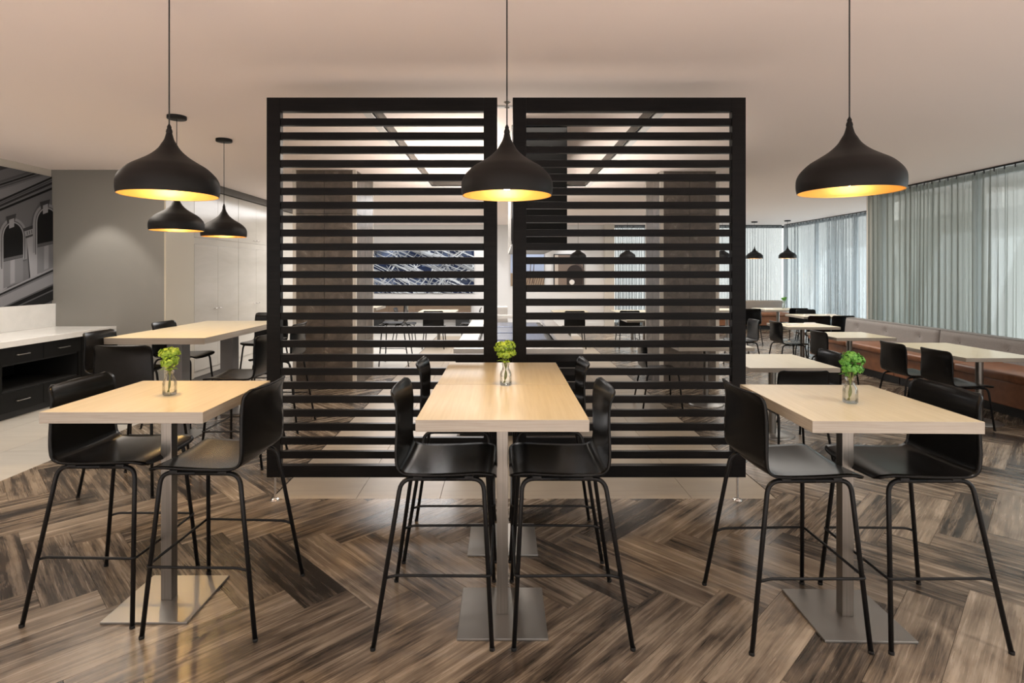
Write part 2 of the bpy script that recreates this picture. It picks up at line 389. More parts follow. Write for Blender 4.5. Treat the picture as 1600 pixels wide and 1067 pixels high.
M['bounce_floor'] = grain_mat('pale_bounce_tile', [(.3, (.74, .70, .66)), (.7, (.80, .76, .72))], (2, 2, 2), .4, .02)  # unseen pale floor added behind the camera to throw light upward
tile_field(XL, 6.6, Y0, 1.3, 1.0, 1.0, XL, Y0, 'bounce_floor')
tile_field(-5.4, TX0, 9.6, YB, 1.0, 1.0, -5.4, 9.6, 'tile_pale')
tile_field(TX0, TX1, TY1, YB, 1.0, 1.0, TX0, TY1, 'tile_pale')

# ------------------------------------------------------------------ windows and curtains
def window(name, axis, pos, a0, a1, n):
    root = thing(name, 'full height window with dark aluminium frame behind sheer curtain', 'window'); del root['category']; del root['label']; root['kind'] = 'structure'
    def bx(u0, u1, t0, t1, z0, z1): return MB().box(t0, t1, u0, u1, z0, z1) if axis == 'x' else MB().box(u0, u1, t0, t1, z0, z1)
    st = (a1-a0)/n
    for i in range(n+1):
        u = a0+i*st; bx(u-.03, u+.03, pos, pos+.09, 0, H).build('mullion', 'mullion', root)
    bx(a0, a1, pos, pos+.09, 0, .07).build('sill', 'frame_dark', root); bx(a0, a1, pos, pos+.09, H-.07, H).build('head', 'frame_dark', root)
    for i in range(n):
        bx(a0+i*st+.03, a0+(i+1)*st-.03, pos+.04, pos+.05, .07, H-.07).build('pane', 'pane', root)
window('window_1', 'x', 7.02, -2.0, YS+.02, 6)
window('window_2', 'x', 8.85, YS+.2, YB+.4, 4)
window('window_3', 'y', YB+.35, 3.42, 8.9, 4)

def curtain(label, axis, pos, a0, a1, mk, seed, amp=.045, z0=.02, group=None, pset=(.06, .08, .10, .13, .17)):
    rnd = random.Random(seed); root = thing('sheer_curtain', label, 'curtain', (0, 0, 0), 0, group)
    n = int((a1-a0)/.006); U = []; ph = 0.0; pitch = .13
    cols = 14; V = []; Fc = []
    env = [rnd.uniform(.1, 1.15) for _ in range(60)]; pit = [rnd.choice(pset) for _ in range(80)]
    for i in range(n+1):
        u = a0+(a1-a0)*i/n; q = (u-a0)/.45; k = int(q); t = q-k
        pitch = pit[k % 80]*(1-t)+pit[(k+1) % 80]*t; e = env[k % 60]*(1-t)+env[(k+1) % 60]*t
        ph += 2*PI*(a1-a0)/n/pitch
        U.append((u, ph, amp*e*min(1.0, pitch/.09), pitch*(.05+.21*e)))
    sway = [rnd.uniform(-.03, .03) for _ in range(60)]
    for j in range(cols):
        zt = j/(cols-1); z = H-.03-(H-.03-z0)*zt
        for i, (u, p, a, ov) in enumerate(U):
            k = int((u-a0)/.45) % 60
            off = a*(.55+.45*zt)*(math.sin(p+.5*math.sin(2.2*zt+k))+.25*math.sin(2.3*p+zt*1.5))
            uu = u+ov*math.sin(p*2)*(.6+.5*zt)
            uu += .02*zt*math.sin(u*3.1+seed)
            V.append((pos+off, uu, z) if axis == 'x' else (uu, pos+off, z))
    W = n+1
    for j in range(cols-1):
        for i in range(n): Fc.append((j*W+i, j*W+i+1, (j+1)*W+i+1, (j+1)*W+i))
    me = bpy.data.meshes.new('drape'); me.from_pydata(V, [], Fc); me.materials.append(M[mk]); me.polygons.foreach_set('use_smooth', [True]*len(Fc)); me.update()
    link('drape', me, root)
    tr = MB(); (tr.box(pos-.015, pos+.015, a0, a1, H-.025, H-.002) if axis == 'x' else tr.box(a0, a1, pos-.015, pos+.015, H-.025, H-.002)); tr.build('curtain_track', 'frame_dark', root)
    hk = MB().box(-.005, .005, -.005, .005, -.05, 0).mesh('hook', 'frame_dark')
    for i in range(int((a1-a0)/.16)):
        u = a0+.08+i*.16; link('hook', hk, root, (pos-.03, u, H-.02) if axis == 'x' else (u, pos-.03, H-.02))
    return root
GC = 'sheer curtains along the windows'
curtain('sheer grey-green curtain above the grey banquette, nearer the right picture edge', 'x', XR1, 4.6, 8.28, 'sheer', 3, group=GC)
curtain('sheer grey-green curtain ending at the wall corner behind the far end of the banquette', 'x', XR1, 8.28, YS, 'sheer', 5, group=GC)
curtain('bright backlit sheer curtain on the side window beyond the wall corner', 'x', XR2, YS+.25, YB-.1, 'sheer2', 11, .075, group=GC, pset=(.10, .14, .18, .24, .30))
curtain('pale blue sheer curtain at the far end behind the two small pendant lamps', 'y', YB+.05, 5.35, 8.6, 'sheer2', 17, .035, group=GC)
curtain('pale blue sheer curtain seen through the right slatted screen beside the stone pillar', 'y', YB+.05, 3.45, 5.3, 'sheer2', 23, .035, group=GC)

# ------------------------------------------------------------------ slatted screens
def screen(x0, x1, label):
    ys = 4.08; t = .055; z0, z1 = .172, 2.906; sw = .098; root = thing('slatted_screen', label, 'screen', ((x0+x1)/2, ys, 0), 0, 'slatted room divider screens')
    hw = (x1-x0)/2
    for s_ in (-1, 1):
        a, b = sorted((s_*hw, s_*(hw-sw))); MB().cbox(a, b, -t/2, t/2, z0, z1, .002).build('stile', 'screen', root)
        cx_ = s_*(hw-.05)
        ft = MB().lathe([(.008, .012), (.008, z0)], 14, (cx_, 0, 0)); ft.lathe([(.0, .014), (.008, .014), (.028, .010), (.032, 0)], 20, (cx_, 0, 0)); ft.build('foot', 'chrome', root)
    MB().cbox(-hw+sw, hw-sw, -t/2, t/2, z1-.098, z1, .002).build('rail', 'screen', root)
    MB().cbox(-hw+sw, hw-sw, -t/2, t/2, z0, z0+.083, .002).build('rail', 'screen', root)
    me = MB().cbox(-hw+sw, hw-sw, -.019, .019, -.0255, .0255, .002).mesh('slat', 'screen')
    top, bot = z1-.098, z0+.083; n = 25; pitch = (top-bot-.051*n)/(n+1)+.051
    for i in range(n): link('slat', me, root, (0, 0, bot+pitch-.051/2+i*pitch-.0*i))
screen(-1.697, -.037, 'tall black slatted timber screen left of the narrow gap')
screen(.074, 1.752, 'tall black slatted timber screen right of the narrow gap')

# ------------------------------------------------------------------ pendant lamps
def make_pendant(name):
    r_ = thing(name, 'x', 'pendant lamp')
    prof = [(.2255, 0), (.2300, .022), (.2307, .049), (.228, .0725), (.2176, .096), (.199, .119), (.173, .143), (.1357, .166), (.098, .19), (.070, .213), (.049, .236), (.035, .26), (.0225, .283), (.0135, .316)]
    pr = [(p.x, p.y) for p in catmull([(a, b, 0) for a, b in prof], 4)]
    sh = MB().lathe(pr, 56).build('shade', 'shade', r_)
    inn = [(max(r-.004, .004), z) for r, z in pr if z < .25]
    MB().lathe([(.2255, 0), (.2215, 0)]+[p for p in inn][1:], 56).build('lining', 'gold', sh)
    MB().lathe([(.0135, .314), (.0155, .322), (.013, .333), (.010, .338), (.0105, .347), (.006, .356), (.0035, .362)], 16).build('cap', 'shade', r_)
    MB().lathe([(.0035, .36), (.0035, H-2.035)], 8).build('cable', 'cable', r_)
    MB().lathe([(.0, H-2.035-.03), (.08, H-2.035-.03), (.083, H-2.035-.026), (.083, H-2.035)], 28).build('ceiling_rose', 'shade', r_)
    MB().lathe([(.018, .15), (.018, .1), (.015, .09)], 16).build('socket', 'cable', r_)
    return r_
def bulb_mesh(m_): return MB().lathe([(0, .028), (.015, .031), (.027, .042), (.031, .055), (.027, .070), (.017, .085), (.015, .095)], 18).mesh('bulb', m_)
WARM = (1.0, .60, .19)
BULB_HI = bulb_mesh(emit('lit_bulb', (1, .74, .42), 60)); BULB_LO = bulb_mesh(emit('dim_bulb', (1, .62, .26), 3.6))
pend0 = make_pendant('pendant_lamp')
def put_pendant(x, y, label, watts, bulb, group='black teardrop pendant lamps', first=[True]):
    if first[0]: o = pend0; o.location = (x, y, 2.035); o['label'] = label; o['group'] = group; first[0] = False
    else: o = dup(pend0, label, (x, y, 2.035), 0, group)
    link('bulb', bulb, o)
    if watts: lamp('pendant_light', 'SPOT', (x, y, 2.035+.024), watts, WARM, (x, y+.0001, 0), spot_size=math.radians(150), spot_blend=.5, shadow_soft_size=.03)
put_pendant(-1.68, 2.84, 'black pendant lamp with glowing gold lining, above the left foreground table', 38, BULB_HI)
put_pendant(.023, 2.85, 'black pendant lamp with bright gold lining in front of the gap between screens', 29, BULB_HI)
put_pendant(1.67, 2.71, 'black pendant lamp with dim gold lining, above the right foreground table', 3.5, BULB_LO)
put_pendant(-3.03, 5.24, 'smaller lit pendant below and behind the left foreground pendant', 40, BULB_HI)
put_pendant(-3.04, 6.15, 'unlit-looking pendant hanging before the glossy cabinets next to the left screen', 4, BULB_LO)
put_pendant(7.25, 16.2, 'tiny far pendant before the pale curtain, left one of the pair by the right screen', 14, BULB_HI)
put_pendant(8.0, 15.8, 'tiny far pendant before the curtain corner, right one of the pair', 14, BULB_HI)
put_pendant(2.15, 16.0, 'far pendant seen through right screen in front of the framed arch picture', 10, BULB_LO)
put_pendant(3.55, 16.0, 'far pendant seen through right screen in front of the pale curtain', 10, BULB_LO)
put_pendant(6.25, 16.0, 'far pendant seen through right screen just right of the stone pillar', 10, BULB_LO)

# ------------------------------------------------------------------ stools and chairs
def shell_mesh(zs):
    P = catmull([(.224, 0, .716), (.217, 0, .731), (.195, 0, .742), (.14, 0, .747), (.04, 0, .742), (-.07, 0, .739), (-.15, 0, .740), (-.188, 0, .746), (-.211, 0, .764), (-.220, 0, .80), (-.226, 0, .86), (-.232, 0, .94), (-.238, 0, 1.02), (-.245, 0, 1.065), (-.256, 0, 1.092), (-.268, 0, 1.106)], 4)
    n = len(P); Ls = [0]
    for i in range(1, n): Ls.append(Ls[-1]+(P[i]-P[i-1]).length)
    T = Ls[-1]; nv = 15; V = []; Fc = []
    for i, p in enumerate(P):
        e0, e1 = Ls[i], T-Ls[i]; hw = .225
        for e, r in ((e0, .055), (e1, .035)):
            if e < r: hw -= r-math.sqrt(max(0, r*r-(r-e)**2))
        back = min(1, max(0, (p.z-.745)/.3)); back = back*back*(3-2*back); seat = 1-back
        hw -= .012*back*max(0, (p.z-.85)/.25)
        for k in range(nv):
            v_ = -1+2*k/(nv-1); v_ = math.sin(v_*PI/2)*.35+v_*.65
            V.append((p.x+back*.022*v_*v_, v_*hw, p.z+seat*.010*v_*v_+zs))
    for i in range(n-1):
        for k in range(nv-1): Fc.append((i*nv+k, (i+1)*nv+k, (i+1)*nv+k+1, i*nv+k+1))
    me = bpy.data.meshes.new('shell'); me.from_pydata(V, [], Fc); me.materials.append(M['black']); me.polygons.foreach_set('use_smooth', [True]*len(Fc)); me.update(); return me
def make_seat(name, cat, zs, ff, rf, lat, footrest):
    root = thing(name, 'x', cat); sh = link('shell', shell_mesh(zs), root)
    sm = sh.modifiers.new('thickness', 'SOLIDIFY'); sm.thickness = .011; sm.offset = 1
    zt = .721+zs; r = .0105
    tops = {}
    for sx, fx, tx in ((1, ff, .165), (-1, rf, -.205)):
        for sy in (-1, 1):
            pts = fillet([(fx, sy*lat, 0), (tx, sy*.195, zt), (0, sy*.195, zt)], .055); lg = MB().tube(pts, r, 10).build('leg', 'tube', root)
            MB().lathe([(0, .0), (.0118, .0), (.0118, .012), (.0108, .014)], 12, (fx, sy*lat, 0)).build('glide', 'rubber', lg)
            tops[(sx, sy)] = (Vector((fx, sy*lat, 0)), Vector((tx, sy*.195, zt)))
    if footrest:
        def at(sx, sy, z): a, b = tops[(sx, sy)]; return a+(b-a)*(z/zt)
        zf = .305
        pts = [at(-1, -1, zf-.008), at(-1, -1, zf)+Vector((.045, -.004, .006)), at(1, -1, zf)+Vector((.012, -.01, .006)), at(1, 1, zf)+Vector((.012, .01, .006)), at(-1, 1, zf)+Vector((.045, .004, .006)), at(-1, 1, zf-.008)]
        MB().tube(fillet(pts, .02, 4), .0065, 8).build('footrest', 'tube', root)
    for sx in (-.13, .1):
        MB().cbox(sx-.02, sx+.02, -.21, .21, zt+.002, zt+.016, .003).build('seat_bracket', 'tube', root)
    return root
stool0 = make_seat('bar_stool', 'stool', 0, .205, -.315, .272, True)
chair0 = make_seat('dining_chair', 'chair', -.287, .20, -.275, .235, False)
used = {}
def put(proto, x, y, rz, label, group):
    if proto.name not in used: used[proto.name] = 1; o = proto; o.location = (x, y, 0); o.rotation_euler = (0, 0, rz); o['label'] = label; o['group'] = group
    else: o = dup(proto, label, (x, y, 0), rz, group)
    return o
GF = 'bar stools at the foreground tables'; GL = 'bar stools at the long high table'; GD = 'low dining chairs in the dining area'
R = math.radians
put(stool0, -1.915, 2.885, R(-1), 'black bar stool on the left side of the left foreground table, facing right', GF)
put(stool0, -1.41, 2.80, R(178), 'black bar stool between the left foreground table and the screen, facing left', GF)
put(stool0, -.25, 2.73, 0, 'black bar stool left of the centre table, nearer the viewer', GF)
put(stool0, .255, 2.73, PI, 'black bar stool right of the centre table, nearer the viewer', GF)
put(stool0, -.25, 3.47, R(1), 'black bar stool left of the centre table, the farther one by the screen', GF)
put(stool0, .255, 3.47, R(179), 'black bar stool right of the centre table, the farther one by the screen', GF)
put(stool0, 1.385, 2.705, R(1), 'black bar stool on the left side of the right foreground table', GF)
put(stool0, 1.885, 2.705, PI, 'black bar stool on the right side of the right foreground table, facing left', GF)
put(stool0, -3.49, 5.22, R(2), 'black bar stool beside the counter end, left of the long high table', GL)
put(stool0, -3.49, 6.20, 0, 'black bar stool before the grey wall, far left of the long high table', GL)
put(stool0, -2.83, 4.43, PI/2, 'black bar stool with its back to the viewer before the long high table', GL)
put(stool0, -2.32, 4.97, PI, 'black bar stool right of the long high table, nearer the viewer', GL)
put(stool0, -2.41, 6.03, PI, 'black bar stool behind the left edge of the left slatted screen', GL)
put(stool0, -3.1, 7.33, -PI/2, 'black bar stool at the far end of the long high table facing the viewer', GL)
put(stool0, -1.95, 10.1, PI, 'far black bar stool seen through left screen just right of the stone pillar', GL)
CH = [(4.86, 6.68, 0, 'black dining chair with its back to viewer at the long banquette table, farther one'),
      (4.91, 6.08, 0, 'black dining chair at the long banquette table, nearer one above the right bar stool'),
      (4.86, 9.54, 0, 'black dining chair in side view at the napkin-set table before the far bench'),
      (4.71, 7.98, 0, 'black dining chair at the bare table in front of the grey banquette end'),
      (3.22, 5.95, PI, 'black dining chair half hidden behind the low table right of the right screen'),
      (6.03, 10.95, PI/2, 'far black dining chair with back to viewer, left one at the table by the curtain'),
      (6.52, 11.0, PI/2, 'far black dining chair with back to viewer, beside the end of the grey banquette'),
      (6.75, 12.3, -PI/2, 'far black dining chair facing the viewer behind the table at the banquette end'),
      (6.85, 13.25, PI/2, 'far black dining chair under the table that holds a small vase'),
      (5.65, 13.0, PI/2, 'far black dining chair right beside the edge of the right screen, before the bench'),
      (4.18, 9.9, PI, 'black dining chair half hidden behind the right edge of the right screen'),
      (1.95, 6.95, 0, 'black dining chair seen through right screen in front of the stone pillar'),
      (2.55, 5.0, PI/2, 'black dining chair tucked under the low table just behind the right screen'),
      (1.55, 12.3, PI/2, 'far black dining chair seen through right screen below the framed arch picture'),
      (2.75, 12.4, PI/2, 'far black dining chair seen through right screen left of the pale curtain'),
      (3.35, 10.2, PI/2, 'black dining chair seen through right screen between pillar and far tables'),
      (-1.48, 12.3, PI/2, 'far black dining chair with back to viewer, seen through left screen under the blue artwork'),
      (-2.25, 13.1, 0, 'far black dining chair in side view left of the table under the blue artwork'),
      (-.75, 13.1, PI, 'far black dining chair right of the table under the blue artwork')]
for x, y, rz, lb in CH: put(chair0, x, y, rz, lb, GD)

# ------------------------------------------------------------------ tables
def table(name, label, x, y, wx, ly, zt=1.033, th=.05, rz=0, peds=((0, 0),), base=.41, col=.054, group=None, rnd=False):
    t = thing(name, label, 'table', (x, y, 0), rz, group)
    tp = MB().cbox(-wx/2, wx/2, -ly/2, ly/2, zt-th, zt, .0015)
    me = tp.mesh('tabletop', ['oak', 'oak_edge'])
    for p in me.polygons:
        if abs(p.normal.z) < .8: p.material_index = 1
    link('tabletop', me, t)
    for px, py in peds:
        if rnd:
            MB().lathe([(.036, .012), (.036, zt-th)], 20, (px, py, 0)).build('column', 'steel', t)
            MB().lathe([(0, .02), (.06, .018), (base/2-.01, .012), (base/2, .006), (base/2, 0)], 32, (px, py, 0)).build('base_plate', 'plate', t)
        else:
            MB().cbox(px-col/2, px+col/2, py-col/2, py+col/2, .012, zt-th-.006, .003).build('column', 'steel', t)
            MB().cbox(px-base/2, px+base/2, py-base/2, py+base/2, 0, .012, .003).build('base_plate', 'plate', t)
        MB().cbox(px-.16, px+.16, py-.16, py+.16, zt-th-.006, zt-th, .001).build('mounting_plate', 'frame_dark', t)
    return t
GT = 'square high tables in the foreground'
table('high_table', 'pale oak high table at the left with a vase, below the glowing left pendant', -1.68, 2.84, .722, .72, group=GT)
table('high_table', 'pale oak high table in the centre, the half nearest the viewer', 0, 2.722, .726, .745, group=GT)
table('high_table', 'pale oak high table in the centre, the far half against the screens', .002, 3.470, .724, .745, group=GT)
table('high_table', 'pale oak high table at the right, lit neutral, with a vase on it', 1.645, 2.705, .70, .76, rz=R(-1.5), group=GT)
table('long_high_table', 'long oak high table on two grey square posts before the glossy cabinets', -3.26, 6.2, .95, 1.87, th=.06, peds=((0, -.53), (0, .53)), base=.42, col=.15)
for c in bpy.data.objects['long_high_table'].children:
    if c.name.startswith('column'): c.data.materials[0] = M['leg_panel']
GW = 'low oak dining tables'
LT = [(2.745, 5.73, .85, .9, 'low oak table just right of the right screen behind the right stool'),
      (5.25, 6.53, .80, 1.28, 'long low oak table along the near part of the grey banquette'),
      (4.98, 8.08, .82, .76, 'bare low oak table beside the far end of the grey banquette'),
      (5.10, 9.58, .86, .75, 'low oak table set with napkins, in front of the bare banquette table row'),
      (6.55, 11.7, .98, .75, 'low oak table set with napkins beside the bright side curtain'),
      (6.75, 13.8, .95, .8, 'far low oak table with a small green vase before the leather bench'),
      (5.42, 13.6, .86, .8, 'far low oak table touching the edge of the right screen, by the leather bench'),
      (2.55, 7.05, .9, .7, 'low oak table in front of the right stone pillar, seen through the slats'),
      (1.55, 13.0, .8, .75, 'far low oak table seen through right screen below the framed pictures'),
      (3.0, 13.0, .9, .75, 'far low oak table seen through right screen left of the pillar, back one'),
      (2.75, 10.9, .85, .75, 'low oak table seen through right screen left of the pillar, front one'),
      (-1.48, 13.1, .85, .8, 'far low oak table seen through left screen under the blue artwork')]
for x, y, wx, ly, lb in LT:
    table('dining_table', lb, x, y, wx, ly, zt=.75, th=.042, peds=((0, 0),) if ly < 1 else ((0, -.33), (0, .33)), base=.42, rnd=True, group=GW)
table('high_table', 'far high oak table seen through left screen, beside the left stone pillar', -2.65, 10.1, .95, .8, peds=((0, 0),))

# ------------------------------------------------------------------ vases, flowers, napkins
def make_vase(label, x, y, z, s=1.0):
    o = MB().lathe([(0, .004), (.030, .004), (.031, .010), (.0325, .02), (.033, .058), (.030, .072), (.022, .086), (.0185, .096), (.0185, .110), (.0215, .113), (.0215, .119), (.0195, .121), (.0168, .119), (.0165, .096), (.020, .084), (.028, .071), (.0305, .058), (.030, .02), (.028, .012), (0, .010)], 28)
    o.lathe([(0, 0), (.028, 0), (.033, .006), (.0325, .02)], 28)
    ob = o.build('bottle_vase', 'glass', None, (x, y, z)); ob.scale = (s, s, s); return tag(ob, label, 'vase', 'small glass bottle vases')
def flower_head(c, r, rnd):
    mb = MB()
    for i in range(95):
        u = rnd.uniform(-.55, 1); a = rnd.uniform(0, 2*PI); q = math.sqrt(max(0, 1-u*u)); nrm = Vector((q*math.cos(a), q*math.sin(a), u))
        p = Vector(c)+Vector((nrm.x*r, nrm.y*r, nrm.z*r*.75))*rnd.uniform(.66, 1.08)
        t1 = nrm.orthogonal().normalized(); t1.rotate(Matrix.Rotation(rnd.uniform(0, 6.3), 3, nrm)); t2 = nrm.cross(t1); sz = r*rnd.uniform(.2, .36)*(1 if i % 3 else .7)
        mb.add([p-nrm*sz*.4, p+t1*sz+nrm*sz*.35, p+t2*sz*.8+nrm*sz*.1, p-t1*sz+nrm*sz*.3, p-t2*sz*.8+nrm*sz*.15, p+nrm*sz*.35], [(0, 1, 2), (0, 2, 3), (0, 3, 4), (0, 4, 1), (5, 2, 1), (5, 3, 2), (5, 4, 3), (5, 1, 4)])
    mb.lathe([(.01*r, r*.45), (.45*r, r*.3), (.6*r, 0), (.4*r, -r*.3), (.01*r, -r*.4)], 10, c)
    return mb
def flowers(label, x, y, z, mk, seed, heads, s=1.0):
    rnd = random.Random(seed); root = thing('flower_bunch', label, 'flowers', (x, y, z), rnd.uniform(-.2, .2), 'green flower bunches'); root.scale = (s, s, s)
    for hx, hy, hz, r in heads:
        flower_head((hx, hy, hz), r, rnd).build('flower_head', mk, root)
        MB().tube(catmull([(hx*.2-.008, hy*.3, .014), (-hx*.25, -hy*.2, .05), (hx*.15, hy*.15, .1), (hx*.8, hy*.8, hz-r*.4)], 4), .0021, 6).build('stem', 'stem', root)
    for k in range(5):
        a = rnd.uniform(0, 6.3); p0 = Vector((0, 0, .118)); p1 = Vector((math.cos(a)*.03, math.sin(a)*.03, .135)); p2 = Vector((math.cos(a)*.05, math.sin(a)*.05, .13)); sd = Vector((-math.sin(a), math.cos(a), 0))*.009
        MB().add([p0, p1-sd, p2, p1+sd, p1+Vector((0, 0, .003))], [(0, 1, 4), (1, 2, 4), (2, 3, 4), (3, 0, 4), (3, 2, 1, 0)]).build('leaf', mk, root)
VZ = 1.0335
make_vase('small glass bottle vase on the left foreground table', -1.672, 2.83, VZ)
flowers('lime green flower bunch in the vase on the left table', -1.672, 2.83, VZ, 'leaf', 1, [(-.014, 0, .205, .037), (.012, .008, .212, .034), (.008, -.01, .165, .036), (.022, .0, .178, .026), (-.012, -.008, .155, .026)])
make_vase('small glass bottle vase on the centre table in front of the gap', .018, 3.07, VZ)
flowers('lime green flower bunch in the vase on the centre table', .018, 3.07, VZ, 'leaf', 2, [(-.02, 0, .205, .040), (.014, .01, .213, .038), (.028, 0, .175, .028), (-.004, -.012, .165, .036), (-.026, 0, .172, .022)])
make_vase('small glass bottle vase on the right foreground table', 1.640, 2.655, VZ)
flowers('deeper green flower bunch in the vase on the right table', 1.640, 2.655, VZ, 'leaf2', 4, [(.002, 0, .215, .036), (.030, .008, .200, .034), (-.024, 0, .190, .024), (-.008, -.01, .160, .034), (.024, 0, .160, .030)])
make_vase('tiny far vase on the table before the leather bench', 6.9, 13.8, .751, 1.5)
flowers('tiny far green sprig on the table before the leather bench', 6.9, 13.8, .751, 'leaf2', 5, [(0, 0, .17, .035), (.02, 0, .2, .03), (-.02, 0, .19, .03)], 1.3)
def napkin(x, y, rz, label):
    mb = MB(); n = 8
    for k in range(3):
        w_, d_ = .11-.012*k, .05-.008*k; z = .004+k*.009
        mb.add([(-w_, -d_, z-.004), (w_, -d_, z-.004), (w_, d_, z-.004), (-w_, d_, z-.004), (-w_*.98, -d_*.9, z+.005), (w_*.98, -d_*.8, z+.003), (w_*.96, d_*.8, z+.007), (-w_, d_*.9, z+.004)], [(3, 2, 1, 0), (4, 5, 6, 7), (0, 1, 5, 4), (1, 2, 6, 5), (2, 3, 7, 6), (3, 0, 4, 7)])
    o = mb.build('napkin', 'paper', None, (x, y, .7505)); o.rotation_euler = (0, 0, rz); tag(o, label, 'napkin', 'folded napkins on the far tables')
napkin(4.9, 9.5, .3, 'folded pale napkin at the left of the napkin-set table')
napkin(5.3, 9.7, -.2, 'folded pale napkin at the right of the napkin-set table')
napkin(6.3, 11.6, .1, 'folded pale napkin at the left of the table by the side curtain')
napkin(6.8, 11.65, -.3, 'folded pale napkin at the right of the table by the side curtain')
napkin(6.45, 13.65, .2, 'folded pale napkin on the far table beside the small vase')

# ------------------------------------------------------------------ banquettes
def soft_box(x0, x1, y0, y1, z0, z1, r=.03):
    return MB().cbox(x0, x1, y0, y1, z0, z1, r)
def smooth_all(mb): mb.smooth = [True]*len(mb.smooth); return mb
def tufted(x0, x1, y0, y1, z0, z1, ts):
    # back cushion whose front (-x) face dimples at the button points ts (y, z)
    ny, nz = max(8, int((y1-y0)/.035)), 16; V = []; Fc = []
    for j in range(nz+1):
        for i in range(ny+1):
            y, z = y0+(y1-y0)*i/ny, z0+(z1-z0)*j/nz
            e = min(y-y0, y1-y, (z1-z), .06)/.06; puff = .035*(1-(1-e)**2)
            for (ty, tz) in ts: puff -= .026*math.exp(-((y-ty)**2+(z-tz)**2)/.0028)
            V.append((x0+.05-puff+(z-z0)*.10, y, z))
    W = ny+1
    for j in range(nz):
        for i in range(ny): Fc.append((j*W+i, j*W+i+W, j*W+i+W+1, j*W+i+1))
    mb = MB(); mb.add(V, Fc, 0, True)
    b = len(V); bb = [(x1, y0, z0), (x1, y1, z0), (x1, y1, z1), (x1, y0, z1)]
    top = [nz*W+i for i in range(W)]; mb.v += bb
    mb.f.append(top+[b+2, b+3]); mb.f.append([b+3, b+2, b+1, b]); mb.f.append([j*W for j in range(nz, -1, -1)]+[b, b+3][0:1]+[b+3]); mb.f.append([j*W+ny for j in range(nz+1)]+[b+2, b+1])
    mb.fm += [0]*4; mb.smooth += [False]*4
    return mb
def banquette(label, y0, y1, group):
    r_ = thing('banquette', label, 'bench', (0, 0, 0), 0, group); xf, xb = 5.72, 6.66
    MB().box(xf+.12, xb, y0+.01, y1-.01, 0, .12).build('plinth', 'plinth', r_)
    soft_box(xf+.035, xb-.02, y0+.003, y1-.003, .12, .40, .012).build('seat_base', 'leather', r_)
    n = 2; st = (y1-y0)/n
    for i in range(n): smooth_all(soft_box(xf, xb-.14, y0+i*st+.003, y0+(i+1)*st-.003, .40, .50, .03)).build('seat_cushion', 'leather', r_)
    bt = [(y0+st*(i+.5), .66) for i in range(n)]+[(y0+(y1-y0)*.02, .66)]
    bc = tufted(6.36, 6.62, y0+.003, y1-.003, .48, .80, [(y0+(y1-y0)*k/3-(y1-y0)/6, .66) for k in (1, 2, 3)]); bo = bc.build('back_cushion', 'felt', r_)
    for k in (1, 2, 3):
        yy = y0+(y1-y0)*k/3-(y1-y0)/6; MB().lathe([(0, .012), (.010, .009), (.014, 0)], 12).build('button', 'felt', bo, (6.36+.05-.008+.018, yy, .66)).rotation_euler = (0, -PI/2, 0)
GB = 'grey and tan banquettes'
banquette('tan leather banquette with grey tufted back, section under the nearer sheer curtain', 6.02, 8.28, GB)
banquette('tan leather banquette with grey tufted back, far section ending at the corner', 8.28, 10.55, GB)
banquette('tan leather banquette with grey tufted back, section at the right picture edge', 3.76, 6.02, GB)
r_ = thing('leather_bench', 'far tan leather bench with pale back under the end window', 'bench', (0, 0, 0))
MB().box(5.1, 8.3, 16.2, 16.9, 0, .12).build('plinth', 'plinth', r_)
soft_box(5.05, 8.35, 16.12, 16.95, .12, .38, .012).build('seat_base', 'leather', r_)
for i in range(2): smooth_all(soft_box(5.05+i*1.65, 6.69+i*1.65, 16.08, 16.8, .38, .48, .03)).build('seat_cushion', 'leather', r_)
for i in range(2):
    bo = smooth_all(soft_box(5.05+i*1.65, 6.69+i*1.65, 16.72, 16.98, .46, .80, .03)).build('back_cushion', 'felt', r_)
    MB().lathe([(0, .012), (.012, .009), (.016, 0)], 12).build('button', 'felt', bo, (5.87+i*1.65, 16.72, .64)).rotation_euler = (PI/2, 0, 0)

